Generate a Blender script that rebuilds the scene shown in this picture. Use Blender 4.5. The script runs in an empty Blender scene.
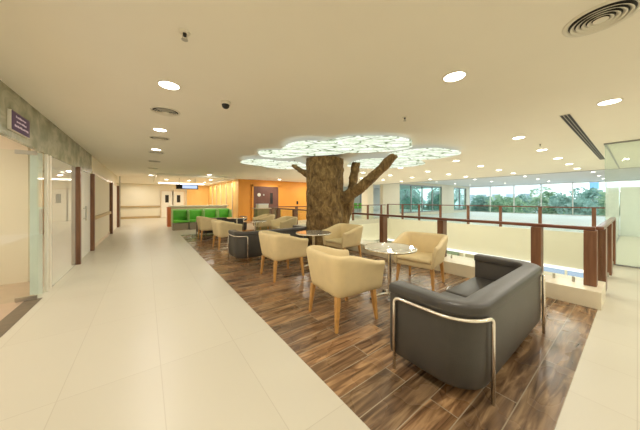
import bpy, bmesh, math, random
from mathutils import Vector, Matrix, noise
random.seed(7)
PI = math.pi
SC = bpy.context.scene
COL = SC.collection

# ------------------------------------------------------------------ materials
def nt(name):
    m = bpy.data.materials.new(name); m.use_nodes = True
    t = m.node_tree; t.nodes.clear()
    out = t.nodes.new('ShaderNodeOutputMaterial')
    return m, t, out

def pbr(name, col, rough=.5, metal=0., var=.06, vscale=8., bump=0., bscale=60., spec=.5, sheen=0., col2=None, stretch=(1, 1, 1), coat=0.):
    m, t, out = nt(name)
    b = t.nodes.new('ShaderNodeBsdfPrincipled')
    tc = t.nodes.new('ShaderNodeTexCoord'); mp = t.nodes.new('ShaderNodeMapping')
    mp.inputs['Scale'].default_value = stretch
    t.links.new(tc.outputs['Object'], mp.inputs['Vector'])
    n = t.nodes.new('ShaderNodeTexNoise'); n.inputs['Scale'].default_value = vscale; n.inputs['Detail'].default_value = 4
    t.links.new(mp.outputs['Vector'], n.inputs['Vector'])
    r = t.nodes.new('ShaderNodeValToRGB')
    c2 = col2 or tuple(min(1, c*(1+var)) for c in col)
    c1 = col if col2 else tuple(c*(1-var) for c in col)
    r.color_ramp.elements[0].color = (*c1, 1); r.color_ramp.elements[1].color = (*c2, 1)
    r.color_ramp.elements[0].position = .3; r.color_ramp.elements[1].position = .7
    t.links.new(n.outputs['Fac'], r.inputs['Fac']); t.links.new(r.outputs['Color'], b.inputs['Base Color'])
    b.inputs['Roughness'].default_value = rough; b.inputs['Metallic'].default_value = metal
    b.inputs['Specular IOR Level'].default_value = spec
    b.inputs['Coat Weight'].default_value = coat
    if sheen: b.inputs['Sheen Weight'].default_value = sheen
    if bump:
        n2 = t.nodes.new('ShaderNodeTexNoise'); n2.inputs['Scale'].default_value = bscale; n2.inputs['Detail'].default_value = 3
        t.links.new(mp.outputs['Vector'], n2.inputs['Vector'])
        bp = t.nodes.new('ShaderNodeBump'); bp.inputs['Strength'].default_value = bump; bp.inputs['Distance'].default_value = .01
        t.links.new(n2.outputs['Fac'], bp.inputs['Height']); t.links.new(bp.outputs['Normal'], b.inputs['Normal'])
    t.links.new(b.outputs['BSDF'], out.inputs['Surface'])
    return m

def emit(name, col, s):
    m, t, out = nt(name)
    e = t.nodes.new('ShaderNodeEmission'); e.inputs['Color'].default_value = (*col, 1); e.inputs['Strength'].default_value = s
    t.links.new(e.outputs['Emission'], out.inputs['Surface'])
    return m

def glass(name, tint=(.95, .98, .96), ior=1.45, haze=0., hazecol=(.8, .88, .85), gloss=1.0):
    m, t, out = nt(name)
    tr = t.nodes.new('ShaderNodeBsdfTransparent'); tr.inputs['Color'].default_value = (*tint, 1)
    gl = t.nodes.new('ShaderNodeBsdfGlossy'); gl.inputs['Roughness'].default_value = .0; gl.inputs['Color'].default_value = (gloss, gloss, gloss, 1)
    fr = t.nodes.new('ShaderNodeFresnel'); fr.inputs['IOR'].default_value = ior
    base = tr.outputs['BSDF']
    if haze:
        df = t.nodes.new('ShaderNodeBsdfDiffuse'); df.inputs['Color'].default_value = (*hazecol, 1)
        mh = t.nodes.new('ShaderNodeMixShader'); mh.inputs['Fac'].default_value = haze
        t.links.new(base, mh.inputs[1]); t.links.new(df.outputs['BSDF'], mh.inputs[2]); base = mh.outputs['Shader']
    mx = t.nodes.new('ShaderNodeMixShader')
    ge = t.nodes.new('ShaderNodeNewGeometry'); iv = t.nodes.new('ShaderNodeMath'); iv.operation = 'SUBTRACT'; iv.inputs[0].default_value = 1
    mu = t.nodes.new('ShaderNodeMath'); mu.operation = 'MULTIPLY'   # reflect only at the outer faces of a thin pane
    t.links.new(ge.outputs['Backfacing'], iv.inputs[1]); t.links.new(fr.outputs['Fac'], mu.inputs[0]); t.links.new(iv.outputs[0], mu.inputs[1])
    t.links.new(mu.outputs[0], mx.inputs['Fac']); t.links.new(base, mx.inputs[1]); t.links.new(gl.outputs['BSDF'], mx.inputs[2])
    t.links.new(mx.outputs['Shader'], out.inputs['Surface'])
    return m

def brickmat(name, c1, c2, mortar, w, h, msize, off, loc, rough, grain=None, bias=0., rough_var=0., coat=0., turn=0.):
    m, t, out = nt(name)
    b = t.nodes.new('ShaderNodeBsdfPrincipled')
    tc = t.nodes.new('ShaderNodeTexCoord'); mp = t.nodes.new('ShaderNodeMapping'); mp.inputs['Location'].default_value = loc; mp.inputs['Rotation'].default_value = (0, 0, turn)
    t.links.new(tc.outputs['Object'], mp.inputs['Vector'])
    br = t.nodes.new('ShaderNodeTexBrick'); br.inputs['Scale'].default_value = 1
    br.inputs['Brick Width'].default_value = w; br.inputs['Row Height'].default_value = h
    br.inputs['Mortar Size'].default_value = msize; br.inputs['Mortar Smooth'].default_value = .1
    br.inputs['Bias'].default_value = bias; br.offset = off; br.offset_frequency = 2
    br.inputs['Color1'].default_value = (*c1, 1); br.inputs['Color2'].default_value = (*c2, 1); br.inputs['Mortar'].default_value = (*mortar, 1)
    t.links.new(mp.outputs['Vector'], br.inputs['Vector'])
    col = br.outputs['Color']
    if grain:
        # per-plank offset of the grain so it does not run across joints
        br2 = t.nodes.new('ShaderNodeTexBrick'); br2.inputs['Scale'].default_value = 1
        br2.inputs['Brick Width'].default_value = w; br2.inputs['Row Height'].default_value = h; br2.offset = off
        br2.inputs['Mortar Size'].default_value = 0
        br2.inputs['Color1'].default_value = (0, 0, 0, 1); br2.inputs['Color2'].default_value = (1, 1, 1, 1)
        t.links.new(mp.outputs['Vector'], br2.inputs['Vector'])
        sc = t.nodes.new('ShaderNodeVectorMath'); sc.operation = 'SCALE'; sc.inputs['Scale'].default_value = 31.
        t.links.new(br2.outputs['Color'], sc.inputs[0])
        ad = t.nodes.new('ShaderNodeVectorMath'); ad.operation = 'ADD'
        t.links.new(tc.outputs['Object'], ad.inputs[0]); t.links.new(sc.outputs['Vector'], ad.inputs[1])
        m2 = t.nodes.new('ShaderNodeMapping'); m2.inputs['Scale'].default_value = (1.6, 13, 1)
        t.links.new(ad.outputs['Vector'], m2.inputs['Vector'])
        n = t.nodes.new('ShaderNodeTexNoise'); n.inputs['Scale'].default_value = 1.3; n.inputs['Detail'].default_value = 6; n.inputs['Distortion'].default_value = 1.2
        t.links.new(m2.outputs['Vector'], n.inputs['Vector'])
        rp = t.nodes.new('ShaderNodeValToRGB')
        els = rp.color_ramp.elements
        els[0].position = .32; els[0].color = (*grain[0], 1); els[1].position = .68; els[1].color = (*grain[2], 1)
        e = els.new(.5); e.color = (*grain[1], 1)
        t.links.new(n.outputs['Fac'], rp.inputs['Fac'])
        mu = t.nodes.new('ShaderNodeMix'); mu.data_type = 'RGBA'; mu.blend_type = 'MULTIPLY'; mu.inputs[0].default_value = 1
        t.links.new(br.outputs['Color'], mu.inputs[6]); t.links.new(rp.outputs['Color'], mu.inputs[7])
        mm = t.nodes.new('ShaderNodeMix'); mm.data_type = 'RGBA'
        t.links.new(br.outputs['Fac'], mm.inputs[0]); t.links.new(mu.outputs[2], mm.inputs[6]); mm.inputs[7].default_value = (*mortar, 1)
        col = mm.outputs[2]
    t.links.new(col, b.inputs['Base Color'])
    b.inputs['Roughness'].default_value = rough
    b.inputs['Coat Weight'].default_value = coat; b.inputs['Coat Roughness'].default_value = .15
    if rough_var:
        n3 = t.nodes.new('ShaderNodeTexNoise'); n3.inputs['Scale'].default_value = 3
        t.links.new(tc.outputs['Object'], n3.inputs['Vector'])
        mr = t.nodes.new('ShaderNodeMapRange'); mr.inputs['To Min'].default_value = rough-rough_var; mr.inputs['To Max'].default_value = rough+rough_var
        t.links.new(n3.outputs['Fac'], mr.inputs['Value']); t.links.new(mr.outputs['Result'], b.inputs['Roughness'])
    bp = t.nodes.new('ShaderNodeBump'); bp.inputs['Strength'].default_value = .25; bp.inputs['Distance'].default_value = .003; bp.invert = True
    t.links.new(br.outputs['Fac'], bp.inputs['Height']); t.links.new(bp.outputs['Normal'], b.inputs['Normal'])
    t.links.new(b.outputs['BSDF'], out.inputs['Surface'])
    return m

M = {}
M['tile'] = brickmat('cream_tile', (.60, .557, .45), (.615, .572, .464), (.53, .48, .38), 1.2, .6, .003, 0., (0, -.1, 0), .36, rough_var=.05, turn=PI/2)
M['wood_floor'] = brickmat('wood_plank_tile', (.62, .60, .58), (1.15, 1.0, .84), (.36, .29, .20), 1.2, .19, .0035, .37, (.35, -.3, 0), .27,
                           grain=((.085, .048, .026), (.235, .145, .08), (.48, .33, .19)), rough_var=.06)
M['hall_tile'] = brickmat('daylight_paled_tile', (.74, .77, .76), (.77, .80, .79), (.62, .65, .64), .8, .8, .003, 0., (0, 0, 0), .35)  # pale bluish colour stands in for window light on the hall floor
M['ceiling'] = pbr('ceiling_paint', (.93, .89, .78), .9, var=.01, vscale=1.5)
M['hall_ceiling'] = pbr('daylight_paled_ceiling', (.86, .87, .86), .8, var=.01)  # whiter than the main ceiling, with the blue daylight put into the colour
M['cream_wall'] = pbr('cream_wall_paint', (.80, .75, .60), .7, var=.015, vscale=2)
M['white_wall'] = pbr('white_wall_paint', (.84, .82, .74), .7, var=.015, vscale=2)
M['pink_wall'] = pbr('room_wall_paint', (.82, .72, .58), .7, var=.015, vscale=2)
M['room_floor'] = pbr('room_floor_vinyl', (.52, .38, .27), .35, var=.05)
M['orange'] = pbr('orange_wall_paint', (.80, .33, .045), .6, var=.02, vscale=2)
M['red_panel'] = pbr('red_orange_laminate', (.62, .17, .06), .4)
M['timber'] = pbr('brown_timber', (.14, .057, .026), .4, col2=(.235, .105, .05), vscale=3, stretch=(9, 9, .8), coat=.2)
M['rail_timber'] = pbr('handrail_timber', (.12, .036, .016), .35, col2=(.19, .065, .03), vscale=3, stretch=(6, .6, 6), coat=.3)
M['door_timber'] = pbr('dark_brown_door', (.13, .05, .035), .45, col2=(.17, .07, .045), vscale=3, stretch=(8, 8, 1))
M['stone'] = pbr('cream_stone', (.78, .70, .53), .3, var=.04, vscale=5)
M['dark_stone'] = pbr('threshold_stone', (.16, .12, .08), .4, var=.15, vscale=14)
M['cream_leather'] = pbr('cream_upholstery', (.75, .60, .335), .55, var=.035, vscale=9, bump=.12, bscale=140)
M['black_leather'] = pbr('charcoal_leather', (.052, .046, .039), .38, var=.12, vscale=6, bump=.12, bscale=120)
M['chrome'] = pbr('chrome', (.92, .89, .82), .24, 1., var=.01)
M['steel'] = pbr('brushed_steel', (.55, .53, .47), .3, 1., var=.03, stretch=(1, 1, 20))
M['leg_wood'] = pbr('beech_leg', (.52, .26, .07), .35, col2=(.64, .35, .11), vscale=4, stretch=(8, 8, 1), coat=.2)
M['table_top'] = pbr('grey_glass_top', (.42, .41, .35), .07, 0., var=.04, spec=.9, coat=.8)
M['bark'] = None
M['glass'] = glass('clear_glass')
M['glass_green'] = glass('green_tinted_glass', (.72, .90, .85), haze=.0)
M['glass_part'] = glass('partition_glass', (.92, .97, .95), haze=.12, hazecol=(.88, .93, .90))
M['glass_shop'] = glass('shopfront_glass', (.94, .97, .95), haze=.3, hazecol=(.86, .88, .80))  # pale diffuse layer stands in for corridor reflections on the pane
M['glass_win'] = glass('window_glass', (.93, .97, .97))
M['frost'] = None
M['white_metal'] = pbr('white_aluminium', (.80, .77, .66), .35, .0, var=.02)
M['grey_metal'] = pbr('grey_metal', (.35, .36, .36), .4, .6, var=.03)
M['black'] = pbr('black_void', (.012, .011, .009), .6, var=.1)
M['white_plastic'] = pbr('white_plastic', (.82, .78, .66), .4, var=.01)
M['purple'] = pbr('purple_sign_face', (.06, .012, .075), .6, var=.05)
M['sign_mark'] = pbr('pale_lettering', (.70, .58, .70), .5, var=.03)
M['green_seat'] = pbr('green_upholstery', (.14, .54, .055), .45, var=.08, vscale=5)
M['green_pale'] = pbr('pale_green_trim', (.42, .66, .25), .5, var=.05)
M['red_seat'] = pbr('red_upholstery', (.55, .06, .07), .45, var=.08)
M['bench_base'] = pbr('grey_laminate', (.33, .28, .20), .4, var=.05)
M['tan_rail'] = pbr('tan_handrail', (.52, .39, .21), .5)
M['gold'] = pbr('gold_wall_panel', (.80, .50, .17), .5, col2=(.88, .60, .24), vscale=2, stretch=(1, 4, .3))
M['beige_top'] = pbr('beige_worktop', (.74, .60, .44), .3, var=.05)
M['lamp'] = emit('downlight_lens', (1., .93, .78), 9.)
M['strip_lamp'] = emit('strip_lamp', (1., .94, .80), 4.)
M['shop_light'] = emit('light_box', (1., .96, .84), 1.3)
M['screen'] = emit('lit_screen', (.45, .55, .8), .9)
M['blue_panel'] = emit('pale_blue_light_box', (.62, .72, .95), .62)
M['grey_green'] = pbr('grey_green_panel', (.36, .42, .30), .5)
M['trunk_out'] = pbr('tree_trunk_bark', (.10, .07, .05), .9, var=.2)
M['asphalt'] = pbr('pale_paving', (.42, .45, .46), .8, var=.08, vscale=.5)
M['conc'] = pbr('white_render', (.80, .82, .84), .8, var=.03)
M['blue_sign'] = pbr('blue_sign_face', (.22, .47, .78), .5, var=.05)
M['orange_awning'] = pbr('orange_panel', (.75, .22, .08), .6, var=.05)
M['far_glass'] = pbr('dark_blue_glass', (.35, .45, .5), .12, var=.2, vscale=.4)
M['olive'] = pbr('olive_laminate', (.30, .25, .10), .4, var=.08)
M['film_white'] = pbr('pale_glass_film', (.70, .76, .72), .3, var=.03)

def leafmat(name, a, b):
    m, t, out = nt(name)
    p = t.nodes.new('ShaderNodeBsdfPrincipled'); g = t.nodes.new('ShaderNodeTexCoord')
    n = t.nodes.new('ShaderNodeTexNoise'); n.inputs['Scale'].default_value = 1.1; n.inputs['Detail'].default_value = 6
    r = t.nodes.new('ShaderNodeValToRGB'); r.color_ramp.elements[0].color = (*a, 1); r.color_ramp.elements[1].color = (*b, 1)
    r.color_ramp.elements[0].position = .35; r.color_ramp.elements[1].position = .65
    t.links.new(g.outputs['Object'], n.inputs['Vector']); t.links.new(n.outputs['Fac'], r.inputs['Fac']); t.links.new(r.outputs['Color'], p.inputs['Base Color'])
    p.inputs['Roughness'].default_value = .7
    tl = t.nodes.new('ShaderNodeBsdfTranslucent'); t.links.new(r.outputs['Color'], tl.inputs['Color'])
    mx = t.nodes.new('ShaderNodeMixShader'); mx.inputs['Fac'].default_value = .4
    t.links.new(p.outputs['BSDF'], mx.inputs[1]); t.links.new(tl.outputs['BSDF'], mx.inputs[2]); t.links.new(mx.outputs['Shader'], out.inputs['Surface'])
    return m
M['leaf_a'] = leafmat('tree_leaves', (.16, .30, .18), (.42, .56, .36))  # both leaf colours are lightened to stand in for haze outside
M['leaf_b'] = leafmat('bluish_tree_leaves', (.15, .29, .24), (.38, .54, .46))

def bark():
    m, t, out = nt('carved_bark')
    p = t.nodes.new('ShaderNodeBsdfPrincipled'); p.inputs['Roughness'].default_value = .75
    tc = t.nodes.new('ShaderNodeTexCoord'); mp = t.nodes.new('ShaderNodeMapping'); mp.inputs['Scale'].default_value = (1, 1, .55)
    t.links.new(tc.outputs['Object'], mp.inputs['Vector'])
    n = t.nodes.new('ShaderNodeTexNoise'); n.inputs['Scale'].default_value = 8; n.inputs['Detail'].default_value = 8; n.inputs['Distortion'].default_value = 1.0; n.inputs['Roughness'].default_value = .65
    t.links.new(mp.outputs['Vector'], n.inputs['Vector'])
    r = t.nodes.new('ShaderNodeValToRGB'); e = r.color_ramp.elements
    e[0].position = .33; e[0].color = (.075, .038, .012, 1); e[1].position = .72; e[1].color = (.46, .31, .12, 1)
    k = e.new(.52); k.color = (.24, .145, .05, 1)
    t.links.new(n.outputs['Fac'], r.inputs['Fac']); t.links.new(r.outputs['Color'], p.inputs['Base Color'])
    b = t.nodes.new('ShaderNodeBump'); b.inputs['Strength'].default_value = .9; b.inputs['Distance'].default_value = .04
    t.links.new(n.outputs['Fac'], b.inputs['Height']); t.links.new(b.outputs['Normal'], p.inputs['Normal'])
    t.links.new(p.outputs['BSDF'], out.inputs['Surface'])
    return m
M['bark'] = bark()

def film():
    # frosted fascia film printed with pale foliage
    m, t, out = nt('printed_foliage_film')
    p = t.nodes.new('ShaderNodeBsdfPrincipled'); p.inputs['Roughness'].default_value = .25
    tc = t.nodes.new('ShaderNodeTexCoord')
    mp = t.nodes.new('ShaderNodeMapping'); mp.inputs['Scale'].default_value = (1, 1.5, 2.1); mp.inputs['Rotation'].default_value = (.5, 0, 0)
    t.links.new(tc.outputs['Object'], mp.inputs['Vector'])
    n = t.nodes.new('ShaderNodeTexNoise'); n.inputs['Scale'].default_value = 2; n.inputs['Detail'].default_value = 3; n.inputs['Distortion'].default_value = 2.5
    v = t.nodes.new('ShaderNodeTexVoronoi'); v.inputs['Scale'].default_value = 2.4; v.feature = 'SMOOTH_F1'
    t.links.new(mp.outputs['Vector'], n.inputs['Vector']); t.links.new(mp.outputs['Vector'], v.inputs['Vector'])
    a = t.nodes.new('ShaderNodeMath'); a.operation = 'MULTIPLY'
    t.links.new(n.outputs['Fac'], a.inputs[0]); t.links.new(v.outputs['Distance'], a.inputs[1])
    r = t.nodes.new('ShaderNodeValToRGB'); e = r.color_ramp.elements
    e[0].position = .10; e[0].color = (.22, .22, .13, 1); e[1].position = .34; e[1].color = (.40, .39, .27, 1)
    t.links.new(a.outputs[0], r.inputs['Fac']); t.links.new(r.outputs['Color'], p.inputs['Base Color'])
    t.links.new(p.outputs['BSDF'], out.inputs['Surface'])
    return m
M['film'] = film()

def canopy():
    # lit acrylic leaf canopy: glowing white-green with printed twig pattern
    m, t, out = nt('lit_leaf_acrylic')
    tc = t.nodes.new('ShaderNodeTexCoord')
    mp = t.nodes.new('ShaderNodeMapping'); mp.inputs['Scale'].default_value = (.7, 1.6, 1); t.links.new(tc.outputs['Object'], mp.inputs['Vector'])
    nz = t.nodes.new('ShaderNodeTexNoise'); nz.inputs['Scale'].default_value = 3.; nz.inputs['Detail'].default_value = 3
    t.links.new(mp.outputs['Vector'], nz.inputs['Vector'])
    ad = t.nodes.new('ShaderNodeMix'); ad.data_type = 'RGBA'; ad.inputs[0].default_value = .12
    t.links.new(mp.outputs['Vector'], ad.inputs[6]); t.links.new(nz.outputs['Color'], ad.inputs[7])
    v = t.nodes.new('ShaderNodeTexVoronoi'); v.feature = 'DISTANCE_TO_EDGE'; v.inputs['Scale'].default_value = 2.6
    t.links.new(ad.outputs[2], v.inputs['Vector'])
    v2 = t.nodes.new('ShaderNodeTexVoronoi'); v2.feature = 'DISTANCE_TO_EDGE'; v2.inputs['Scale'].default_value = 9.0
    t.links.new(ad.outputs[2], v2.inputs['Vector'])
    def ramp(src, p0, p1, c0, c1):
        r = t.nodes.new('ShaderNodeValToRGB'); e = r.color_ramp.elements
        e[0].position = p0; e[0].color = (*c0, 1); e[1].position = p1; e[1].color = (*c1, 1)
        t.links.new(src, r.inputs['Fac']); return r.outputs['Color']
    a = ramp(v.outputs['Distance'], .012, .05, (.26, .30, .20), (1, 1, 1))
    b = ramp(v2.outputs['Distance'], .01, .14, (.70, .76, .62), (1, 1, 1))
    c = ramp(nz.outputs['Fac'], .35, .7, (.72, .80, .62), (1., 1., .95))
    m1 = t.nodes.new('ShaderNodeMix'); m1.data_type = 'RGBA'; m1.blend_type = 'MULTIPLY'; m1.inputs[0].default_value = 1
    t.links.new(a, m1.inputs[6]); t.links.new(b, m1.inputs[7])
    m2 = t.nodes.new('ShaderNodeMix'); m2.data_type = 'RGBA'; m2.blend_type = 'MULTIPLY'; m2.inputs[0].default_value = 1
    t.links.new(m1.outputs[2], m2.inputs[6]); t.links.new(c, m2.inputs[7])
    em = t.nodes.new('ShaderNodeEmission'); em.inputs['Strength'].default_value = .84
    t.links.new(m2.outputs[2], em.inputs['Color'])
    gl = t.nodes.new('ShaderNodeBsdfGlossy'); gl.inputs['Roughness'].default_value = .1
    mx = t.nodes.new('ShaderNodeMixShader'); mx.inputs['Fac'].default_value = .06
    t.links.new(em.outputs['Emission'], mx.inputs[1]); t.links.new(gl.outputs['BSDF'], mx.inputs[2])
    t.links.new(mx.outputs['Shader'], out.inputs['Surface'])
    return m
M['canopy'] = canopy()
M['canopy_back'] = emit('added_glow_back', (.95, 1., .9), .3)  # glow added so the ceiling behind the panels does not go dark

# ------------------------------------------------------------------ mesh helpers
class MB:
    def __init__(s): s.bm = bmesh.new()
    def box(s, x0, x1, y0, y1, z0, z1):
        x0, x1 = sorted((x0, x1)); y0, y1 = sorted((y0, y1)); z0, z1 = sorted((z0, z1))
        v = [s.bm.verts.new(p) for p in ((x0, y0, z0), (x1, y0, z0), (x1, y1, z0), (x0, y1, z0), (x0, y0, z1), (x1, y0, z1), (x1, y1, z1), (x0, y1, z1))]
        for f in ((3, 2, 1, 0), (4, 5, 6, 7), (0, 1, 5, 4), (1, 2, 6, 5), (2, 3, 7, 6), (3, 0, 4, 7)): s.bm.faces.new([v[i] for i in f])
        return s
    def loft(s, rings, cap=True, closed=True):
        R = [[s.bm.verts.new(p) for p in r] for r in rings]
        n = len(R[0])
        for a, b in zip(R, R[1:]):
            for i in range(n if closed else n-1):
                j = (i+1) % n
                s.bm.faces.new((a[i], a[j], b[j], b[i]))
        if cap and closed:
            s.bm.faces.new(R[0][::-1]); s.bm.faces.new(R[-1])
        return s
    def tube(s, pts, rad, n=10):
        pts = [Vector(p) for p in pts]
        if not hasattr(rad, '__len__'): rad = [rad]*len(pts)
        rings = []; up = None
        for i, p in enumerate(pts):
            d = (pts[min(i+1, len(pts)-1)]-pts[max(i-1, 0)]).normalized()
            if up is None:
                up = Vector((0, 0, 1)) if abs(d.z) < .9 else Vector((1, 0, 0))
            a = (up-d*up.dot(d)).normalized(); up = a; b = d.cross(a)
            rings.append([p+(a*math.cos(2*PI*k/n)+b*math.sin(2*PI*k/n))*rad[i] for k in range(n)])
        return s.loft(rings)
    def cyl(s, x, y, z0, z1, r, r1=None, n=24):
        r1 = r if r1 is None else r1
        return s.loft([[(x+q*math.cos(2*PI*k/n), y+q*math.sin(2*PI*k/n), z) for k in range(n)] for q, z in ((r, z0), (r1, z1))])
    def lathe(s, prof, x=0, y=0, n=32, cap=True):
        return s.loft([[(x+q*math.cos(2*PI*k/n), y+q*math.sin(2*PI*k/n), z) for k in range(n)] for q, z in prof], cap=cap)
    def build(s, name, mat, parent=None, bevel=0, seg=2, smooth=False, sub=0):
        bmesh.ops.recalc_face_normals(s.bm, faces=s.bm.faces)
        me = bpy.data.meshes.new(name); s.bm.to_mesh(me); s.bm.free()
        me.materials.append(M[mat] if isinstance(mat, str) else mat)
        o = bpy.data.objects.new(name, me); COL.objects.link(o)
        if parent: o.parent = parent
        if smooth:
            for p in me.polygons: p.use_smooth = True
        if bevel:
            b = o.modifiers.new('bevel', 'BEVEL'); b.width = bevel; b.segments = seg; b.limit_method = 'ANGLE'; b.angle_limit = math.radians(40)
            for p in me.polygons: p.use_smooth = True
            if seg < 3 and not sub:
                w = o.modifiers.new('wn', 'WEIGHTED_NORMAL'); w.keep_sharp = False
        if sub:
            q = o.modifiers.new('sub', 'SUBSURF'); q.levels = sub; q.render_levels = sub
        return o

def tag(o, label=None, cat=None, group=None, kind=None):
    if label: o['label'] = label
    if cat: o['category'] = cat
    if group: o['group'] = group
    if kind: o['kind'] = kind
    return o
def empty(name, loc, rz=0, label=None, cat=None, group=None, kind=None):
    o = bpy.data.objects.new(name, None); COL.objects.link(o); o.location = loc; o.rotation_euler = (0, 0, rz)
    o.empty_display_size = .1
    return tag(o, label, cat, group, kind)
def kids(o): return [c for c in bpy.data.objects if c.parent == o]
def copy_tree(o, loc=None, rz=None, label=None, parent=None):
    c = o.copy(); COL.objects.link(c)
    if parent: c.parent = parent
    if loc is not None: c.location = loc
    if rz is not None: c.rotation_euler = (0, 0, rz)
    if label: c['label'] = label
    for k in kids(o): copy_tree(k, parent=c)
    return c
def struct(name, label, mb, mat, bevel=0):
    o = mb.build(name, mat, bevel=bevel); return tag(o, label, 'building', kind='structure')
def box(*a): return MB().box(*a)

CH = 2.64      # ceiling height
WL = -1.21     # corridor glazing line

# ------------------------------------------------------------------ camera
th = math.atan(174/235)
cam = bpy.data.cameras.new('camera'); co = bpy.data.objects.new('camera', cam); COL.objects.link(co)
co.location = (0, 0, 1.4); co.rotation_euler = (PI/2, 0, -th)
cam.sensor_width = 36; cam.lens = 36*235/640; cam.shift_y = -15/640; cam.clip_start = .02; cam.clip_end = 400
SC.camera = co

# ------------------------------------------------------------------ setting
VX0, VX1, VY0, VY1 = 5.3, 15., .5, 11.5     # atrium void
fl = MB()
fl.box(-3.6, 1.1, -5, 22.6, -.3, 0)
fl.box(1.1, VX0, -5, .3, -.3, 0)
fl.box(1.1, VX0, 10.8, 22.6, -.3, 0)
fl.box(VX0, 31.3, -5, VY0, -.3, 0)
fl.box(VX0, VX1, VY1, 22.6, -.3, 0)
struct('floor', 'cream polished tile floor of the corridor and landing', fl, 'tile')
struct('floor_hall', 'polished floor of the hall across the atrium, paled for window light', box(VX1, 31.3, VY0, 22.6, -.3, 0), 'hall_tile')
struct('floor_lounge', 'dark wood plank floor under the lounge seating', box(1.1, VX0, .3, 10.8, -.3, .002), 'wood_floor')
struct('floor_room', 'brownish floor inside the glass fronted room', box(-5.2, WL-.12, 1.2, 16, -.02, .004), 'room_floor')
struct('threshold_strip', 'dark stone threshold strip along the glass shopfront', box(WL-.14, WL+.02, 1.2, 5.06, -.02, .006), 'dark_stone')
struct('ceiling', 'warm white plaster ceiling', box(-5.4, VX1, -5.2, 22.8, CH, CH+.6), 'ceiling')
struct('ceiling_hall', 'higher ceiling of the hall across the atrium, paled for daylight', box(VX1, 31.5, -5.2, 22.8, 3.0, 3.24), 'hall_ceiling')
struct('wall_end', 'cream wall closing the end of the corridor', box(-3.6, 4.4, 22.5, 22.7, 0, CH), 'cream_wall')
struct('wall_corner', 'cream side wall at the corridor end', box(-3.7, -3.5, 15.9, 22.7, 0, CH), 'cream_wall')
struct('wall_behind', 'plain cream wall opposite the seating', box(-5.3, 31.4, -5.2, -5, 0, CH+.4), 'cream_wall')
struct('wall_room_back', 'pale wall at the back of the glass fronted room', box(-5.3, -5.2, -5, 16, 0, CH), 'pink_wall')
struct('wall_room_side', 'pale pinkish wall inside the glass fronted room', box(-5.2, -1.62, 6.2, 6.32, 0, CH), 'pink_wall')
struct('wall_room_end', 'pale wall at the far end of the glass fronted rooms', box(-5.2, WL-.1, 15.8, 15.95, 0, CH), 'cream_wall')
# left wall
struct('wall_left', 'cream corridor wall beyond the brown framed door', MB().box(WL-.12, WL, 9.0, 15.9, 0, CH), 'cream_wall')
struct('wall_left.001', 'plain part of the corridor wall', box(WL-.12, WL, -5, 1.2, 0, CH), 'cream_wall')
struct('trim_1', 'green grey fascia film with pale foliage print above the glazing', box(WL-.05, WL, 1.2, 9.0, 2.1, CH), 'film')
# orange core
struct('wall_orange', 'bright orange wall around a brown door', box(4.4, 10.6, 14., 14.15, 0, CH), 'orange')
struct('wall_gold', 'golden panelled wall glowing behind the waiting benches', MB().box(4.4, 4.5, 14.15, 22.5, 0, CH), 'gold')
struct('wall_reception', 'peach panelled wall beside the reception doors', box(2.75, 4.4, 22.4, 22.5, 0, CH), 'gold')
struct('wall_core', 'side wall of the orange block', box(10.5, 10.6, 14.15, 22.5, 0, CH), 'cream_wall')
struct('wall_far_back', 'pale wall far across the atrium walkway', box(10.6, 31.4, 22.3, 22.5, 0, 3.), 'white_wall')
for i, y in enumerate((15.2, 16.6, 18., 19.4, 20.8)):
    struct('trim_gold' if not i else 'trim_gold.%03d' % i, 'slim pale batten on the golden wall', box(4.36, 4.4, y-.06, y+.06, 0, CH), 'beige_top')
# reception ceiling: dropped frame with cove
cf = MB()
cf.box(.4, 3.9, 12.9, 13.1, CH-.1, CH); cf.box(.4, .6, 13.1, 20, CH-.1, CH); cf.box(3.7, 3.9, 13.1, 20, CH-.1, CH)
struct('trim_2', 'dropped plaster frame in the ceiling above reception', cf, 'ceiling')
struct('trim_3', 'bright cove strip of light behind the reception desk', box(.7, 3.6, 19.9, 20., CH-.07, CH-.01), 'strip_lamp')

# atrium surround
struct('wall_atrium_far', 'cream fascia across the atrium below the far railing', box(VX1-.12, VX1, VY0, VY1, -1.55, 0.), 'cream_wall')
struct('wall_atrium_back', 'cream fascia at the far end of the atrium', box(VX0, VX1, VY1, VY1+.12, -1.55, -.3), 'cream_wall')
struct('wall_atrium_near', 'cream slab edge below the near railing', box(VX0-.02, VX0, VY0, VY1, -.9, -.3), 'cream_wall')
struct('trim_4', 'bright light strip under the atrium fascia', box(VX1-.16, VX1-.12, VY0, VY1, -1.68, -1.56), 'shop_light')
struct('floor_lower', 'pale floor of the storey below', box(-2, 24, -4, 20, -4.6, -4.5), 'tile')
struct('wall_lower', 'pale wall of the storey below', MB().box(VX1+1.2, VX1+1.3, -4, 20, -4.5, -.4).box(-2, 20, 19.8, 20, -4.5, -.4).box(-2, 20, -4.2, -4, -4.5, -.4).box(-2.1, -2, -4, 20, -4.5, -.4), 'white_wall')
struct('plinth', 'cream stone plinth under the near glass railing', MB().box(4.63, VX0, .27, 11.6, 0, .225).box(VX0, 8.1, .36, .5, -.02, .06), 'stone', bevel=.006)
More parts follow.
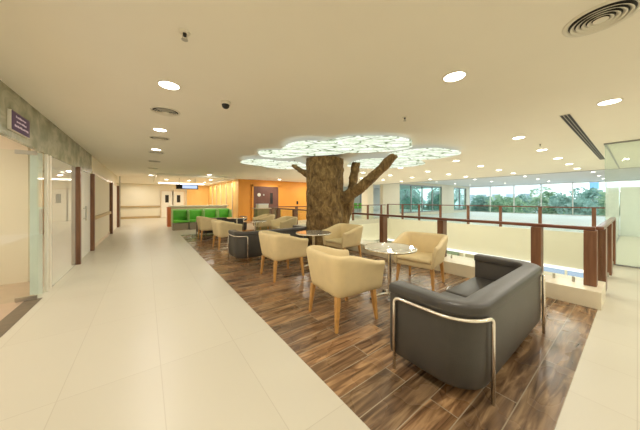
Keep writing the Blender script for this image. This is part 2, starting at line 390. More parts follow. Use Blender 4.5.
# bulkhead line over far rail, end wall with windows
struct('trim_5', 'thin grey strip along the edge of the main ceiling', box(VX1-.02, VX1+.01, -5, 22.5, CH-.015, CH), 'grey_metal')
struct('column', 'cream square column at the far corner of the atrium', box(13.3, 13.95, 12., 12.6, 0, CH), 'cream_wall')
struct('wall_hall', 'cream wall between column and green tinted windows', MB().box(15.1, 17.3, 12., 12.3, 0, 3.0).box(24.6, 27.2, 12., 12.3, 0, 3.).box(30.4, 31.3, 12., 12.3, 0, 3.).box(17.3, 24.6, 12., 12.3, 2.78, 3.).box(27.2, 30.4, 12., 12.3, 2.78, 3.).box(17.3, 24.6, 12., 12.3, 0, .25).box(27.2, 30.4, 12., 12.3, 0, .25), 'cream_wall')
def window(name, label, axis, c, a0, a1, z0, z1, n, mat, fw=.07, fmat='white_metal', trans=None):
    """axis 'x': the pane lies in the plane X=c and runs along Y"""
    r = empty(name, (0, 0, 0), 0, label, 'window', kind='structure')
    f = MB(); g = MB()
    def bx(mb, p0, p1, q0, q1, t):
        if axis == 'x': mb.box(c-t, c+t, p0, p1, q0, q1)
        else: mb.box(p0, p1, c-t, c+t, q0, q1)
    for i in range(n+1):
        p = a0+(a1-a0)*i/n; bx(f, p-fw/2, p+fw/2, z0, z1, .05)
    bx(f, a0, a1, z0, z0+fw, .05); bx(f, a0, a1, z1-fw, z1, .05)
    if trans: bx(f, a0, a1, trans, trans+fw, .05)
    f.build('frame', fmat, r); bx(g, a0, a1, z0, z1, .006); g.build('pane', mat, r)
    return r
window('window_1', 'dark green tinted window on the far end wall nearest the cream column', 'y', 12.1, 17.3, 24.6, .25, 2.78, 4, 'glass_green', .1, 'grey_metal')
window('window_2', 'narrower green tinted window between two pillars on the far end wall', 'y', 12.1, 27.2, 30.4, .25, 2.78, 2, 'glass_green', .1, 'grey_metal')
window('window_3', 'wide bright window wall with trees outside across the atrium', 'x', 31.2, -5., 12., 0., 3., 8, 'glass_win', .07, 'white_metal')
# lower storey shopfront under the far fascia
r = empty('window_4', (0, 0, 0), 0, 'shopfront glazing of the storey below across the atrium', 'window', kind='structure')
g = MB(); g.box(VX1-.1, VX1-.08, VY0, VY1, -4.5, -1.7); g.build('pane', 'glass', r)
g = MB()
for k in range(9): g.box(VX1-.13, VX1-.06, VY0+k*1.375-.04, VY0+k*1.375+.04, -4.5, -1.68)
g.build('frame', 'white_metal', r)

# ------------------------------------------------------------------ left shopfront
def vpost(mb, y0, y1, x0=WL-.05, x1=WL+.01, z1=2.1): return mb.box(x0, x1, y0, y1, 0, z1)
window_ = empty('window_5', (0, 0, 0), 0, 'fixed glass panel paled for reflections, between cream posts and brown door frame', 'window', kind='structure')
f = MB(); vpost(f, 5.36, 5.40, WL-.03, WL); vpost(f, 5.50, 5.56, WL-.03, WL); f.build('frame', 'white_metal', window_)
f = MB(); f.box(WL-.016, WL-.004, 5.56, 7.2, .0, 2.1); f.build('pane', 'glass_shop', window_)
f = MB(); f.box(WL-.03, WL-.018, 5.06, 5.33, 0, 2.1); f.build('pane', 'glass', window_)
struct('trim_6', 'pale blue grey glass return beside the door opening', box(WL-.16, WL-.04, 5.30, 5.33, 0, 2.1), 'film_white')
# open glass door
d = empty('door_1', (WL-.02, 5.03, 0), 0, 'frameless glass door standing open into the room', 'door', kind='structure')
MB().box(-.95, 0, -.006, .006, .015, 2.08).build('leaf', 'glass', d)
MB().box(-.2, 0, -.014, .014, .012, .065).box(-.2, 0, -.014, .014, 2.03, 2.085).build('patch_fitting', 'steel', d)
MB().tube([(-.86, -.05, .8), (-.86, -.05, 1.5)], .014).tube([(-.86, -.05, .9), (-.86, .0, .9)], .008).tube([(-.86, -.05, 1.4), (-.86, 0, 1.4)], .008).build('handle', 'steel', d, smooth=True)
# brown framed double door
d = empty('door_2', (0, 0, 0), 0, 'pale double door between two dark brown timber jambs', 'door', kind='structure')
MB().box(WL-.02, -1.145, 7.2, 7.30, 0, 2.12).box(WL-.02, -1.145, 8.93, 9.03, 0, 2.12).build('frame', 'timber', d, bevel=.004)
MB().box(WL-.06, WL-.02, 7.31, 8.115, 0, 2.1).build('leaf', 'white_wall', d)
MB().box(WL-.06, WL-.02, 8.125, 8.93, 0, 2.1).build('leaf', 'white_wall', d)
MB().tube([(WL+.03, 8.03, .9), (WL+.03, 8.03, 1.25)], .012).tube([(WL-.03, 8.03, .95), (WL+.03, 8.03, .95)], .008).tube([(WL-.03, 8.03, 1.2), (WL+.03, 8.03, 1.2)], .008).build('handle', 'steel', d, smooth=True)
d = empty('door_3', (0, 0, 0), 0, 'second brown timber jamb pair further along the corridor', 'door', kind='structure')
MB().box(WL, -1.11, 12.95, 13.07, 0, 2.12).box(WL, -1.11, 15.78, 15.9, 0, 2.12).build('frame', 'timber', d, bevel=.004)
MB().box(WL-.01, WL+.015, 13.07, 15.78, 0, 2.1).build('leaf', 'white_wall', d)
# fascia beyond the film
struct('trim_7', 'plain cream fascia above the far corridor doors', box(WL-.05, WL+.02, 9.05, 15.9, 2.12, 2.2), 'beige_top')
struct('trim_8', 'pale steel corner post at the corridor end', box(-1.12, -1.07, 16., 16.06, 0, CH), 'steel')

# purple sign: box fixed on the fascia
s = empty('wall_sign', (WL, 4.06, 2.175), 0, 'purple sign with three lines of pale lettering on the glazing fascia', 'sign')
MB().box(0, .030, 0, .50, 0, .215).build('sign_body', 'white_plastic', s, bevel=.003)
MB().box(.030, .034, .006, .494, .004, .211).build('sign_face', 'purple', s)
for row, (a, b) in enumerate(((.10, .37), (.12, .38), (.07, .44))):
    t = MB(); y = a; z = .155-row*.052
    while y < b:
        w = random.choice((.016, .022, .028)); t.box(.034, .037, y, min(b, y+w), z-.002+random.choice((0, 0, .004)), z+.016+random.choice((0, .006)))
        y += w+random.choice((.005, .006, .016))
    tag(t.build('lettering', 'sign_mark', s), kind='stuff')
# handrails on end wall / left wall
h = MB(); h.box(-3.4, 4., 22.42, 22.47, .84, .96).build('handrail', 'tan_rail')
o = bpy.data.objects['handrail']; o.name = 'wall_handrail'; tag(o, 'beige protective handrail along the far corridor wall', 'handrail')
o = MB().box(WL+.02, WL+.06, 9.1, 12.9, .84, .94).build('wall_handrail', 'tan_rail'); tag(o, 'beige handrail on the left corridor wall between brown jambs', 'handrail')
struct('baseboard_end', 'tan skirting along the far corridor wall', box(-3.4, 4.3, 22.44, 22.5, 0, .16), 'tan_rail')
struct('baseboard_left', 'tan skirting on the left corridor wall', box(WL, WL+.015, 9.05, 12.94, 0, .1), 'beige_top')
# framed notice inside the glass room
o = empty('notice_board', (-3.6, 8., 1.35), 0, 'small dark framed picture seen through the fixed glass panel', 'picture')
o.location = (-5.19, 7.6, 1.35)
MB().box(0, .03, -.25, .25, -.18, .18).build('frame', 'black', o); MB().box(.03, .034, -.19, .19, -.12, .12).build('print', 'film_white', o)

# ------------------------------------------------------------------ lights and ceiling fittings
def alight(x, y, z, r, e, col=(1., .955, .86), rot=(0, 0, 0), shape='DISK', sx=None, sy=None, spread=None):
    l = bpy.data.lights.new('lamp_light', 'AREA'); l.shape = shape; l.size = 2*r if sx is None else sx
    if sy: l.size_y = sy
    l.energy = e; l.color = col
    if spread: l.spread = spread
    o = bpy.data.objects.new('lamp_light', l); COL.objects.link(o); o.location = (x, y, z); o.rotation_euler = rot
    return o
proto = empty('downlight', (0, 0, 0), 0, 'x', 'downlight', 'round recessed ceiling downlights')
MB().lathe([(.110, 0), (.108, -.008), (.094, -.010), (.091, -.004), (.091, .0)], n=28, cap=False).build('trim_ring', 'white_plastic', proto, smooth=True)
MB().cyl(0, 0, -.009, -.004, .092, n=28).build('lens', 'lamp', proto)
ORD = ['nearest', 'second', 'third', 'fourth', 'fifth', 'sixth', 'seventh', 'eighth', 'ninth', 'tenth', 'eleventh', 'twelfth']
first = [True]
def downlight(x, y, label, e=9., z=CH):
    if first[0]:
        o = proto; o.location = (x, y, z); o['label'] = label; first[0] = False
    else: o = copy_tree(proto, (x, y, z), 0, label)
    if e: alight(x, y, z-.02, .09, e)
EL = 10.5
for i, y in enumerate((3., 5., 7., 14.4)):
    downlight(.2, y, 'recessed downlight over the corridor, %s of its row' % ORD[i], EL*(1. if y < 10 else .8))
for x, y in ((.2, 1.), (.2, -1.), (.2, -3.), (2.48, -1.5), (2.48, -3.5), (4.7, -1.8), (4.7, -3.8), (6.9, -1.8), (6.9, -3.6)):
    alight(x, y, CH-.02, .09, EL)
downlight(2.48, 1.09, 'recessed downlight above the near lounge tables', EL)
downlight(4.69, .21, 'recessed downlight above the near railing corner beside the linear grille', EL)
rows = {1.4: 'first row', 3.4: 'second row', 5.4: 'third row', 7.35: 'fourth row', 9.3: 'fifth row'}
for j, (y, rn) in enumerate(rows.items()):
    for i, x in enumerate((5.94, 7.85, 9.8, 11.7, 13.6)):
        downlight(x, y, 'recessed downlight over the atrium, %s from the railing in the %s' % (ORD[i] if i else 'first', rn), EL*.9)
for i, (x, y) in enumerate(((2.49, 12.43), (2.2, 17.0), (1.0, 17.0), (3.2, 15.6), (3.3, 18.))):
    downlight(x, y, 'recessed downlight above the waiting area, %s from the lounge' % ORD[i].replace('nearest', 'first'), EL*.9)
for i, (x, y) in enumerate(((6.5, 12.9), (9., 12.9), (11.5, 12.9))):
    downlight(x, y, 'recessed downlight in front of the orange wall, %s from the corridor' % ORD[i].replace('nearest', 'first'), EL*2)
k = 0
for y in (1.5, 4.5, 7.5, 10.5):
    for x in (17., 20.5, 24., 27.5):
        downlight(x, y, 'recessed downlight in the hall ceiling beyond the atrium, %s of the %s line' % (ORD[int((x-17)/3.5)], ('first', 'second', 'third', 'fourth')[int((y-1.5)/3)]), EL*.9, 3.0)
for y in (14.5, 18.):
    for x in (12.5, 17., 22.): alight(x, y, CH-.02, .09, EL*1.4)
# gold wall wash, reception cove, room lights, added lamps in the void below
for y in (15., 16.6, 18.2, 19.8, 21.4): alight(4.0, y, CH-.05, .08, 7, (1., .80, .48))
alight(2.1, 20.3, CH-.05, 0, 16, (1., .92, .78), shape='RECTANGLE', sx=2.9, sy=.15)
alight(-.5, 19.5, CH-.05, .1, 12); alight(-.5, 21.3, CH-.05, .1, 12)
for x, y in ((-3.2, 3.), (-3.2, 5.2), (-3.2, 8.5), (-3.2, 11)): alight(x, y, CH-.05, .15, 22, (1., .90, .76))
for x in (8., 12.): 
    for y in (3., 7., 10.): alight(x, y, -1.2, .2, 58)  # added lamps in the void; their bounce off the lower floor lifts the ceiling
for x, y in ((10., -1.2), (13., -1.2), (10, -3.4), (16, -2.), (22, -2.)): alight(x, y, CH-.02, .09, EL*2)
alight(-3.2, 6.9, CH-.05, .15, 10, (1., .92, .8))
# strip lamps in the room ceiling
for i, (x, y) in enumerate(((-3.2, 5.2), (-3.2, 8.5))):
    o = empty('strip_light', (x, y, CH-.03), 0, 'slim lit ceiling strip inside the room behind %s' % ('the open glass door' if not i else 'the fixed glass panel'), 'ceiling light', 'strip lights in the glass fronted rooms')
    MB().box(-.6, .6, -.06, .06, 0, .04).build('housing', 'white_plastic', o); MB().box(-.58, .58, -.05, .05, -.006, 0).build('diffuser', 'strip_lamp', o)

# big round diffuser
def diffuser(loc, scale, label):
    o = empty('ceiling_diffuser', loc, 0, label, 'air vent', 'round ceiling air diffusers')
    MB().lathe([(.30, 0), (.297, -.012), (.262, -.016), (.25, -.006), (.25, 0)], n=40, cap=False).build('outer_ring', 'white_plastic', o, smooth=True)
    MB().cyl(0, 0, -.003, .0, .255, n=40).build('backing', 'black', o)
    for q in (.235, .19, .145, .10):
        MB().lathe([(q, -.030), (q-.003, -.033), (q-.034, -.012), (q-.031, -.008)], n=36, cap=False).build('cone_ring', 'white_plastic', o, smooth=True)
    MB().lathe([(.062, -.026), (.055, -.030), (.01, -.030)], n=28).build('centre_disc', 'white_plastic', o, smooth=True)
    o.scale = (scale, scale, scale); return o
dp = diffuser((2.49, .15, CH), .61, 'large round air diffuser in the ceiling at upper right')
for i, y in enumerate((3.92, 5.7, 7.45, 9.2, 11.2)):
    c = copy_tree(dp, (.22, y, CH), 0, 'small round air vent over the corridor, %s of its row' % ORD[i]); c.scale = (.6, .6, .8)
# slot diffuser
o = empty('linear_grille', (4.87, .565, CH), 0, 'long ceiling grille with three dark slots over the railing corner', 'air vent')
MB().box(0, 6.3, 0, .125, -.006, 0).build('frame', 'white_plastic', o)
for k in range(3): MB().box(.02, 6.28, .012+k*.036, .041+k*.036, -.009, -.006).build('slot', 'black', o)
# sprinklers
sp = empty('sprinkler', (.23, 1.99, CH), 0, 'small dark sprinkler head in the ceiling above the corridor', 'sprinkler', 'ceiling sprinkler heads')
MB().lathe([(.04, .006), (.036, -.008), (.014, -.010)], n=20).build('rosette', 'white_plastic', sp, smooth=True)
MB().cyl(0, 0, -.032, -.008, .011, .014, n=12).build('head', 'black', sp, smooth=True)
MB().box(-.016, -.012, -.003, .003, -.055, -.03).box(.012, .016, -.003, .003, -.055, -.03).cyl(0, 0, -.058, -.054, .022, n=16).build('deflector', 'steel', sp)
copy_tree(sp, (3.11, 2.07, CH), 0, 'small sprinkler head in the ceiling between the tree canopy and the near downlight')
copy_tree(sp, (7.01, 1.28, CH), 0, 'small sprinkler head in the ceiling over the atrium near the linear grille')
# dome camera
o = empty('dome_camera', (.81, 3.1, CH), 0, 'dark dome security camera under the ceiling left of the tree', 'camera')
MB().lathe([(.062, 0), (.062, -.025), (.05, -.035)], n=28).build('mount', 'white_plastic', o, smooth=True)
MB().lathe([(.046, -.034), (.046, -.045), (.040, -.066), (.026, -.080), (.008, -.086)], n=28).build('dome', 'black', o, smooth=True)

# ------------------------------------------------------------------ balustrades
def rail(label, loc, rz, L, posts, name='glass_balustrade', ztop=1.03, zbase=.225, pw=.10, pd=.17, hw=.075, hh=.05, spig=True, glass_x=-.0, posts_low=None):
    """runs along local +Y from 0 to L"""
    o = empty(name, loc, rz, label, 'railing', 'timber and glass balustrades round the atrium')
    z0 = zbase
    MB().box(-hw/2, hw/2, 0, L, ztop-hh-.0, ztop).build('handrail', 'rail_timber', o, bevel=.01)
    for i, p in enumerate(posts):
        MB().box(-pd/2, pd/2, p-pw/2, p+pw/2, z0, ztop-hh).build('post', 'timber', o, bevel=.004)
    ed = sorted([0.02]+[p for p in posts if .1 < p < L-.1]+[L-.02])
    for a, b in zip(ed, ed[1:]):
        a2 = a+pw/2+.01; b2 = b-pw/2-.01
        if b2-a2 < .1: continue
        MB().box(-.006, .006, a2, b2, z0+.03, ztop-hh-.01).build('glass_panel', 'glass', o)
        if spig:
            for q in (a2+.12, b2-.12): MB().cyl(0, q, z0, z0+.07, .016, n=10).build('spigot', 'steel', o)
    return o
# the near one: posts at measured places
NR = rail('near timber and glass railing along the lounge side of the atrium', (4.95, .34, 0), 0, 11.16,
          [.045, .60, 2.08, 3.58, 5.06, 6.6, 8.1, 9.6, 11.08], pw=.12)
rail('short return railing from the near corner toward the glass partition', (5.05, .31, 0), -PI/2, 3.0, [.42, 1.7, 2.9], zbase=0.06, ztop=1.03, pd=.08, pw=.26)
rail('far railing across the atrium below the window wall', (VX1+.05, VY0+.1, 0), 0, 10.95, [.48, 2.15, 3.7, 5.25, 6.85, 8.3, 9.6, 10.9], ztop=1.1, zbase=0, pd=.10, pw=.12, spig=False)
rail('railing at the far end of the atrium in front of the orange wall', (5.05, VY1+.15, 0), -PI/2, 9.9, [.4, 1.9, 3.4, 4.9, 6.4, 7.9, 9.4], ztop=1.05, zbase=0, pd=.1, pw=.13, spig=False)

# glass partition on the right
w = empty('window_6', (0, 0, 0), 0, 'frameless full height glass partition at the right edge', 'window', kind='structure')
MB().box(8.09, 8.104, -4.9, -1.2, .02, CH).build('pane', 'glass_part', w); MB().box(8.09, 8.104, -1.19, .42, .02, CH).build('pane', 'glass_part', w)
MB().box(8.1, 14.9, .414, .428, .02, CH).build('pane', 'glass_part', w)
MB().box(8.07, 8.12, -4.9, .44, 0, .03).box(8.07, 8.12, -4.9, .44, CH-.03, CH).box(8.1, 14.9, .40, .44, 0, .03).box(8.1, 14.9, .4, .44, CH-.03, CH).build('channel', 'grey_metal', w)
struct('wall_glass_room', 'pale wall inside the glazed room at the right', box(8.2, 21., -1.9, -1.8, 0, CH), 'white_wall')
struct('wall_right', 'pale low wall inside the glazed room', MB().box(14.9, 15., -4.9, .4, 0, 1.9), 'film_white')

# ------------------------------------------------------------------ tub chairs
def upath(xf, xb, a, r, nseg=6, nst=5):
    """U plan path from (xf,-a) round the back xb to (xf,a): points and outward normals"""
    P = []
    for i in range(nst): P.append((xf+(xb+r-xf)*i/nst, -a, 0, -1))
    for i in range(nseg+1):
        t = PI*1.5-(PI/2)*i/nseg; P.append((xb+r+r*math.cos(t), -a+r+r*math.sin(t), math.cos(t), math.sin(t)))
    for i in range(1, nst): P.append((xb, -a+r+(2*a-2*r)*i/nst, -1, 0))
    for i in range(nseg+1):
        t = PI-(PI/2)*i/nseg; P.append((xb+r+r*math.cos(t), a-r+r*math.sin(t), math.cos(t), math.sin(t)))
    for i in range(1, nst+1): P.append((xb+r+(xf-xb-r)*i/nst, a, 0, 1))
    return P
def make_tub():
    r = empty('tub_chair', (0, 0, 0), 0, 'x', 'armchair', 'cream tub armchairs in the lounge')
    P = upath(.325, -.345, .362, .15)
    rings = []
    N = len(P)
    for i, (x, y, nx, ny) in enumerate(P):
        q = min(1, max(0, (x+.17)/.45)); q = q*q*(3-2*q)*.55+q*.45
        h = .80-.115*q
        sec = [(-.07, .335), (-.052, .45), (-.02, .62), (0, h-.05), (-.003, h-.018), (-.022, h-.001), (-.045, h-.003), (-.064, h-.022), (-.074, h-.07), (-.095, .55), (-.11, .40), (-.12, .335)]
        rings.append([(x+nx*o, y+ny*o, z) for o, z in sec])
    def endring(rg, dx, k):
        c = Vector((0, 0, 0)); 
        for p in rg: c += Vector(p)/len(rg)
        return [tuple(Vector((p[0]+dx, c.y+(p[1]-c.y)*k, c.z+(p[2]-c.z)*(1-(1-k)*.18)))for p in rg)][0] if False else [(p[0]+dx, c.y+(p[1]-c.y)*k, c.z+(p[2]-c.z)*(1-(1-k)*.12)) for p in rg]
    rings = [endring(rings[0], .02, .55), endring(rings[0], .014, .85)]+rings+[endring(rings[-1], .014, .85), endring(rings[-1], .02, .55)]
    MB().loft(rings).build('backrest', 'cream_leather', r, smooth=True, sub=1)
    MB().box(-.24, .315, -.255, .255, .335, .415).build('seat_frame', 'cream_leather', r, bevel=.015)
    MB().box(-.24, .33, -.255, .255, .41, .475).build('seat', 'cream_leather', r, bevel=.028, seg=4)
    for sx in (-1, 1):
        for sy in (-1, 1):
            def sq(x, y, z, q): return [(x-q, y-q, z), (x+q, y-q, z), (x+q, y+q, z), (x-q, y+q, z)]
            MB().loft([sq(sx*.278, sy*.275, 0, .015), sq(sx*.245, sy*.25, .35, .026)]).build('leg', 'leg_wood', r, bevel=.004)
    return r
tub = make_tub(); tub.scale = (1.04, 1.04, 1.02)
def chair(x, y, deg, label, firstone=[True]):
    if firstone[0]:
        firstone[0] = False; tub.location = (x, y, .002); tub.rotation_euler = (0, 0, math.radians(deg)); tub['label'] = label
    else: copy_tree(tub, (x, y, .002), math.radians(deg), label)  # scale is inherited
chair(1.92, 2.14, -5, 'cream tub armchair in the foreground with its back to the corridor')
chair(2.04, 3.95, 0, 'cream tub armchair with its back to the corridor, just in front of the middle sofa')
chair(3.72, 2.18, 192, 'cream tub armchair facing the viewer beside the near round table and railing')
chair(3.70, 4.08, 184, 'cream tub armchair at the foot of the tree trunk facing the second table')
chair(1.90, 7.22, 3, 'cream tub armchair on the corridor side just beyond the middle sofa')
chair(1.78, 9.05, 0, 'farthest armchair on the corridor side, in front of the green benches')
chair(3.85, 7.25, 182, 'cream tub armchair on the railing side just beyond the middle sofa')
chair(3.85, 9.0, 178, 'farthest cream armchair on the railing side, before the orange wall')

# ------------------------------------------------------------------ tables
def make_table():
    r = empty('round_table', (0, 0, 0), 0, 'x', 'table', 'round cafe tables in the lounge')
    MB().lathe([(.34, .712), (.352, .714), (.352, .732), (.345, .734)], n=48).build('tabletop', 'table_top', r)
    MB().lathe([(.352, .711), (.364, .712), (.366, .722), (.364, .733), (.352, .735)], n=48, cap=False).build('rim', 'chrome', r, smooth=True)
    MB().lathe([(.028, .05), (.028, .69), (.10, .70), (.10, .712)], n=20).build('column', 'chrome', r, smooth=False)
    for k in range(4):
        a = PI/4+k*PI/2+.2; c, s = math.cos(a), math.sin(a)
        ft = MB().tube([(c*.0, s*.0, .085), (c*.12, s*.12, .07), (c*.27, s*.27, .035)], [.024, .02, .014]).build('foot', 'chrome', r, smooth=True)
        MB().cyl(c*.26, s*.26, 0, .03, .02, .016, n=12).build('glide', 'black', ft)
    return r
tab = make_table(); tab.location = (2.76, 2.08, .002); tab['label'] = 'round metal rimmed table nearest the viewer beside the near sofa'
copy_tree(tab, (2.76, 3.95, .002), .3, 'round table in front of the middle sofa, between two cream armchairs')
copy_tree(tab, (2.80, 7.25, .002), .1, 'round table just behind the middle sofa')
copy_tree(tab, (2.76, 9.0, .002), .2, 'farthest round table, before the green benches')

# ------------------------------------------------------------------ sofas
def make_sofa(W=.95):
    r = empty('lounge_sofa', (0, 0, 0), 0, 'x', 'sofa', 'charcoal leather sofas with chrome tube frames')
    # local: faces +Y.  build in chair space (faces +X) and turn
    def turn(p): return (-p[1], p[0], p[2])
    P = upath(.31, -.345, W, .24, nseg=9, nst=4)
    def shell(sec, name, endk=.0):
        rings = [[turn((x+nx*o, y+ny*o, z)) for o, z in sec] for x, y, nx, ny in P]
        return MB().loft(rings).build(name, 'black_leather', r, bevel=.012, seg=3)
    shell([(-.014, .10), (-.004, .13), (0, .20), (0, .615), (-.13, .615), (-.135, .10)], 'shell')
    shell([(.006, .612), (.011, .617), (.011, .667), (.001, .680), (-.02, .685), (-.13, .685), (-.146, .676), (-.150, .66), (-.148, .612)], 'armrest_pad')
    MB().box(-W+.13, W-.13, -.22, .30, .10, .27).build('seat_base', 'black_leather', r, bevel=.015)
    for s in (-1, 1):
        MB().box(min(0, s*(W-.137))+.003, max(0, s*(W-.137))-.003, -.20, .315, .27, .41).build('seat_cushion', 'black_leather', r, bevel=.035, seg=4)
    for s in (-1, 1):
        pts = []
        zc, R = .592, .05
        fx = W+.02
        pts.append((s*fx, .25, 0)); pts.append((s*fx, .25, zc-R))
        for k in range(1, 6): t = k/5*PI/2; pts.append((s*fx, .25-R+R*math.cos(t), zc-R+R*math.sin(t)))
        cx, cy, rr = W-.24, -.345+.24, .262
        pts.append((s*fx, .1, zc))
        TE = 1.36
        for k in range(0, 11):
            t = k/10*TE; pts.append((s*(cx+rr*math.cos(t)), cy-rr*math.sin(t), zc))
        ex, ey = cx+rr*math.cos(TE), cy-rr*math.sin(TE); dx, dy = -math.sin(TE), -math.cos(TE); R2 = .04
        for k in range(1, 6): t = k/5*PI/2; pts.append((s*(ex+dx*R2*math.sin(t)), ey+dy*R2*math.sin(t), zc-R2+R2*math.cos(t)))
        pts.append((s*(ex+dx*R2), ey+dy*R2, 0))
        MB().tube(pts, .0135, n=10).build('chrome_tube', 'chrome', r, smooth=True)
    return r
sofa = make_sofa(); sofa.location = (2.63, .955, .002); sofa['label'] = 'charcoal leather two seat sofa in the right foreground, seen from behind'
copy_tree(sofa, (2.54, 5.51, .002), 0, 'charcoal leather sofa in the middle distance behind two armchairs')
copy_tree(sofa, (2.60, 10.33, .002), 0, 'charcoal leather sofa farthest away, in front of the green benches')

# ------------------------------------------------------------------ tree
TX, TY, TR = 4.08, 5.28, .53
def trunk():
    bm = bmesh.new()
    b = MB(); b.bm.free(); b.bm = bm
    prof = [(1.05, 0), (1.03, .15), (1.0, .6), (.985, 1.2), (.985, 1.8), (1., 2.2), (1.01, 2.56)]
    b.loft([[(TR*q*math.cos(2*PI*k/40), TR*q*math.sin(2*PI*k/40), z) for k in range(40)] for q, z in prof])
    b.tube([(.20, -.25, 1.32), (.42, -.55, 1.52), (.58, -.95, 1.80), (.76, -1.42, 2.22), (.86, -1.72, 2.52)], [.19, .165, .145, .125, .11], n=18)
    b.tube([(.30, -.18, .35), (.46, -.33, .8), (.555, -.41, 1.3), (.63, -.44, 1.75), (.74, -.50, 2.46)], [.15, .14, .13, .12, .12], n=16)
    b.tube([(-.30, .36, 2.1), (-.46, .56, 2.26), (-.60, .78, 2.43)], [.10, .075, .06], n=14)
    o = b.build('tree_trunk', 'bark', smooth=True)
    rm = o.modifiers.new('merge', 'REMESH'); rm.mode = 'VOXEL'; rm.voxel_size = .022; rm.use_smooth_shade = True
    tx = bpy.data.textures.new('bark_relief', 'CLOUDS'); tx.noise_scale = .15; tx.noise_depth = 4
    dm = o.modifiers.new('relief', 'DISPLACE'); dm.texture = tx; dm.strength = .075; dm.mid_level = .55; dm.texture_coords = 'LOCAL'
    o.location = (TX, TY, .002)
    return o
tag(trunk(), 'massive sculpted brown tree trunk with branches beside the near railing', 'tree sculpture')

def canopy_disc(x, y, z, rx, ry, rot, seed, label, hx=-.3):
    o = empty('canopy_panel', (x, y, z), rot, label, 'canopy light', 'lit leaf canopy panels around the tree')
    rnd = random.Random(seed); ph = [rnd.random()*6.3 for _ in range(4)]
    n = 72
    def q(a): return 1+.035*math.sin(3*a+ph[0])+.03*math.sin(5*a+ph[1])+.012*math.sin(9*a+ph[2])
    def ring(s, zz): return [(rx*s*q(2*PI*k/n)*math.cos(2*PI*k/n), ry*s*q(2*PI*k/n)*math.sin(2*PI*k/n), zz) for k in range(n)]
    MB().loft([ring(.06, -.002), ring(.5, -.004), ring(.93, .0), ring(1., .006), ring(1., .024), ring(.97, .030)]).build('lit_panel', 'canopy', o, smooth=False)
    MB().loft([ring(.955, .0305), ring(.955, .035)]).build('backing', 'canopy_back', o)
    MB().cyl(hx, 0, .03, CH-z, .02, n=10).build('hanger', 'steel', o)
    return o
VR = -.637
canopy_disc(3.10, 4.31, 2.53, .79, .73, VR, 1, 'lit leaf panel directly in front of the top of the trunk')
canopy_disc(3.83, 3.53, 2.57, 1.05, .76, VR, 2, 'largest lit leaf panel, nearest the viewer over the thick branch')
canopy_disc(5.62, 3.26, 2.53, .87, .75, VR, 3, 'rightmost lit leaf panel reaching out over the railing')
canopy_disc(5.85, 4.60, 2.485, 1.15, 1.0, VR, 4, 'broad lit leaf panel behind the thick branch over the atrium')
canopy_disc(2.84, 6.85, 2.525, .58, .62, VR, 5, 'leftmost lit leaf panel pointing toward the corridor')
canopy_disc(3.46, 6.50, 2.45, .68, .80, VR, 6, 'lowest lit leaf panel at the left behind the trunk', .3)
canopy_disc(2.82, 5.55, 2.575, .58, .52, VR, 7, 'small lit leaf panel left of the trunk')
canopy_disc(4.75, 6.75, 2.52, .8, .75, VR, 8, 'lit leaf panel farthest back behind the trunk')

# ------------------------------------------------------------------ reception and waiting area
o = empty('reception_counter', (0, 0, 0), 0, 'long reception counter with beige top and red end panel behind the green benches', 'counter')
MB().box(1.05, 3.9, 14.6, 15.1, 0, 1.02).build('body', 'beige_top', o)
MB().box(.98, 3.95, 14.5, 15.2, 1.02, 1.10).build('worktop', 'cream_wall', o, bevel=.01)
MB().box(.90, 1.05, 14.55, 15.15, 0, 1.02).build('end_panel', 'red_panel', o)
def bench():
    r = empty('waiting_bench', (0, 0, 0), 0, 'x', 'bench', 'green upholstered benches before the reception counter')
    MB().box(-.31, .31, -.33, .36, 0.0, .33).build('base', 'bench_base', r)
    MB().box(-.305, .305, -.36, .22, .345, .46).build('seat', 'green_seat', r, bevel=.03, seg=3)
    MB().box(-.295, .295, .16, .32, .44, .90).build('backrest', 'green_seat', r, bevel=.04, seg=3)
    MB().box(-.325, .325, .20, .38, .88, .965).build('top_trim', 'green_pale', r, bevel=.02)
    for x in (-.326, .298): MB().box(x, x+.028, -.30, .36, .345, .90).build('side_trim', 'green_pale', r)
    return r
b0 = bench(); b0.location = (1.30, 12.9, 0); b0['label'] = 'green waiting bench nearest the corridor, leftmost of the row'
for i, nm in enumerate(('second green waiting bench from the corridor', 'third green waiting bench from the corridor', 'green waiting bench nearest the golden wall, rightmost of the row')):
    copy_tree(b0, (1.96+.66*i, 12.9, 0), 0, nm)
for i, (x, lab) in enumerate(((1.35, 'left'), (2.15, 'right'))):
    d = empty('door_%d' % (4+i), (0, 0, 0), 0, '%s pale door with dark vision panel behind reception' % lab, 'door', kind='structure')
    MB().box(x-.37, x+.37, 22.40, 22.46, 0, 2.1).build('leaf', 'white_wall', d)
    MB().box(x-.43, x-.37, 22.38, 22.48, 0, 2.15).box(x+.37, x+.43, 22.38, 22.48, 0, 2.15).box(x-.43, x+.43, 22.38, 22.48, 2.1, 2.16).build('frame', 'beige_top', d)
    MB().box(x-.12, x+.12, 22.385, 22.40, 1.2, 1.8).build('vision_panel', 'black', d)
o = empty('hanging_screen', (1.9, 15.3, 2.02), 0, 'dark display screen hanging from the ceiling above reception', 'screen')
MB().box(-.55, .55, -.03, .03, 0, .26).build('casing', 'black', o); MB().box(-.25, .5, -.034, -.03, .04, .22).build('display', 'screen', o)
MB().cyl(-.4, 0, .26, CH-2.02, .015, n=8).build('rod', 'steel', o); MB().cyl(.4, 0, .26, CH-2.02, .015, n=8).build('rod', 'steel', o)
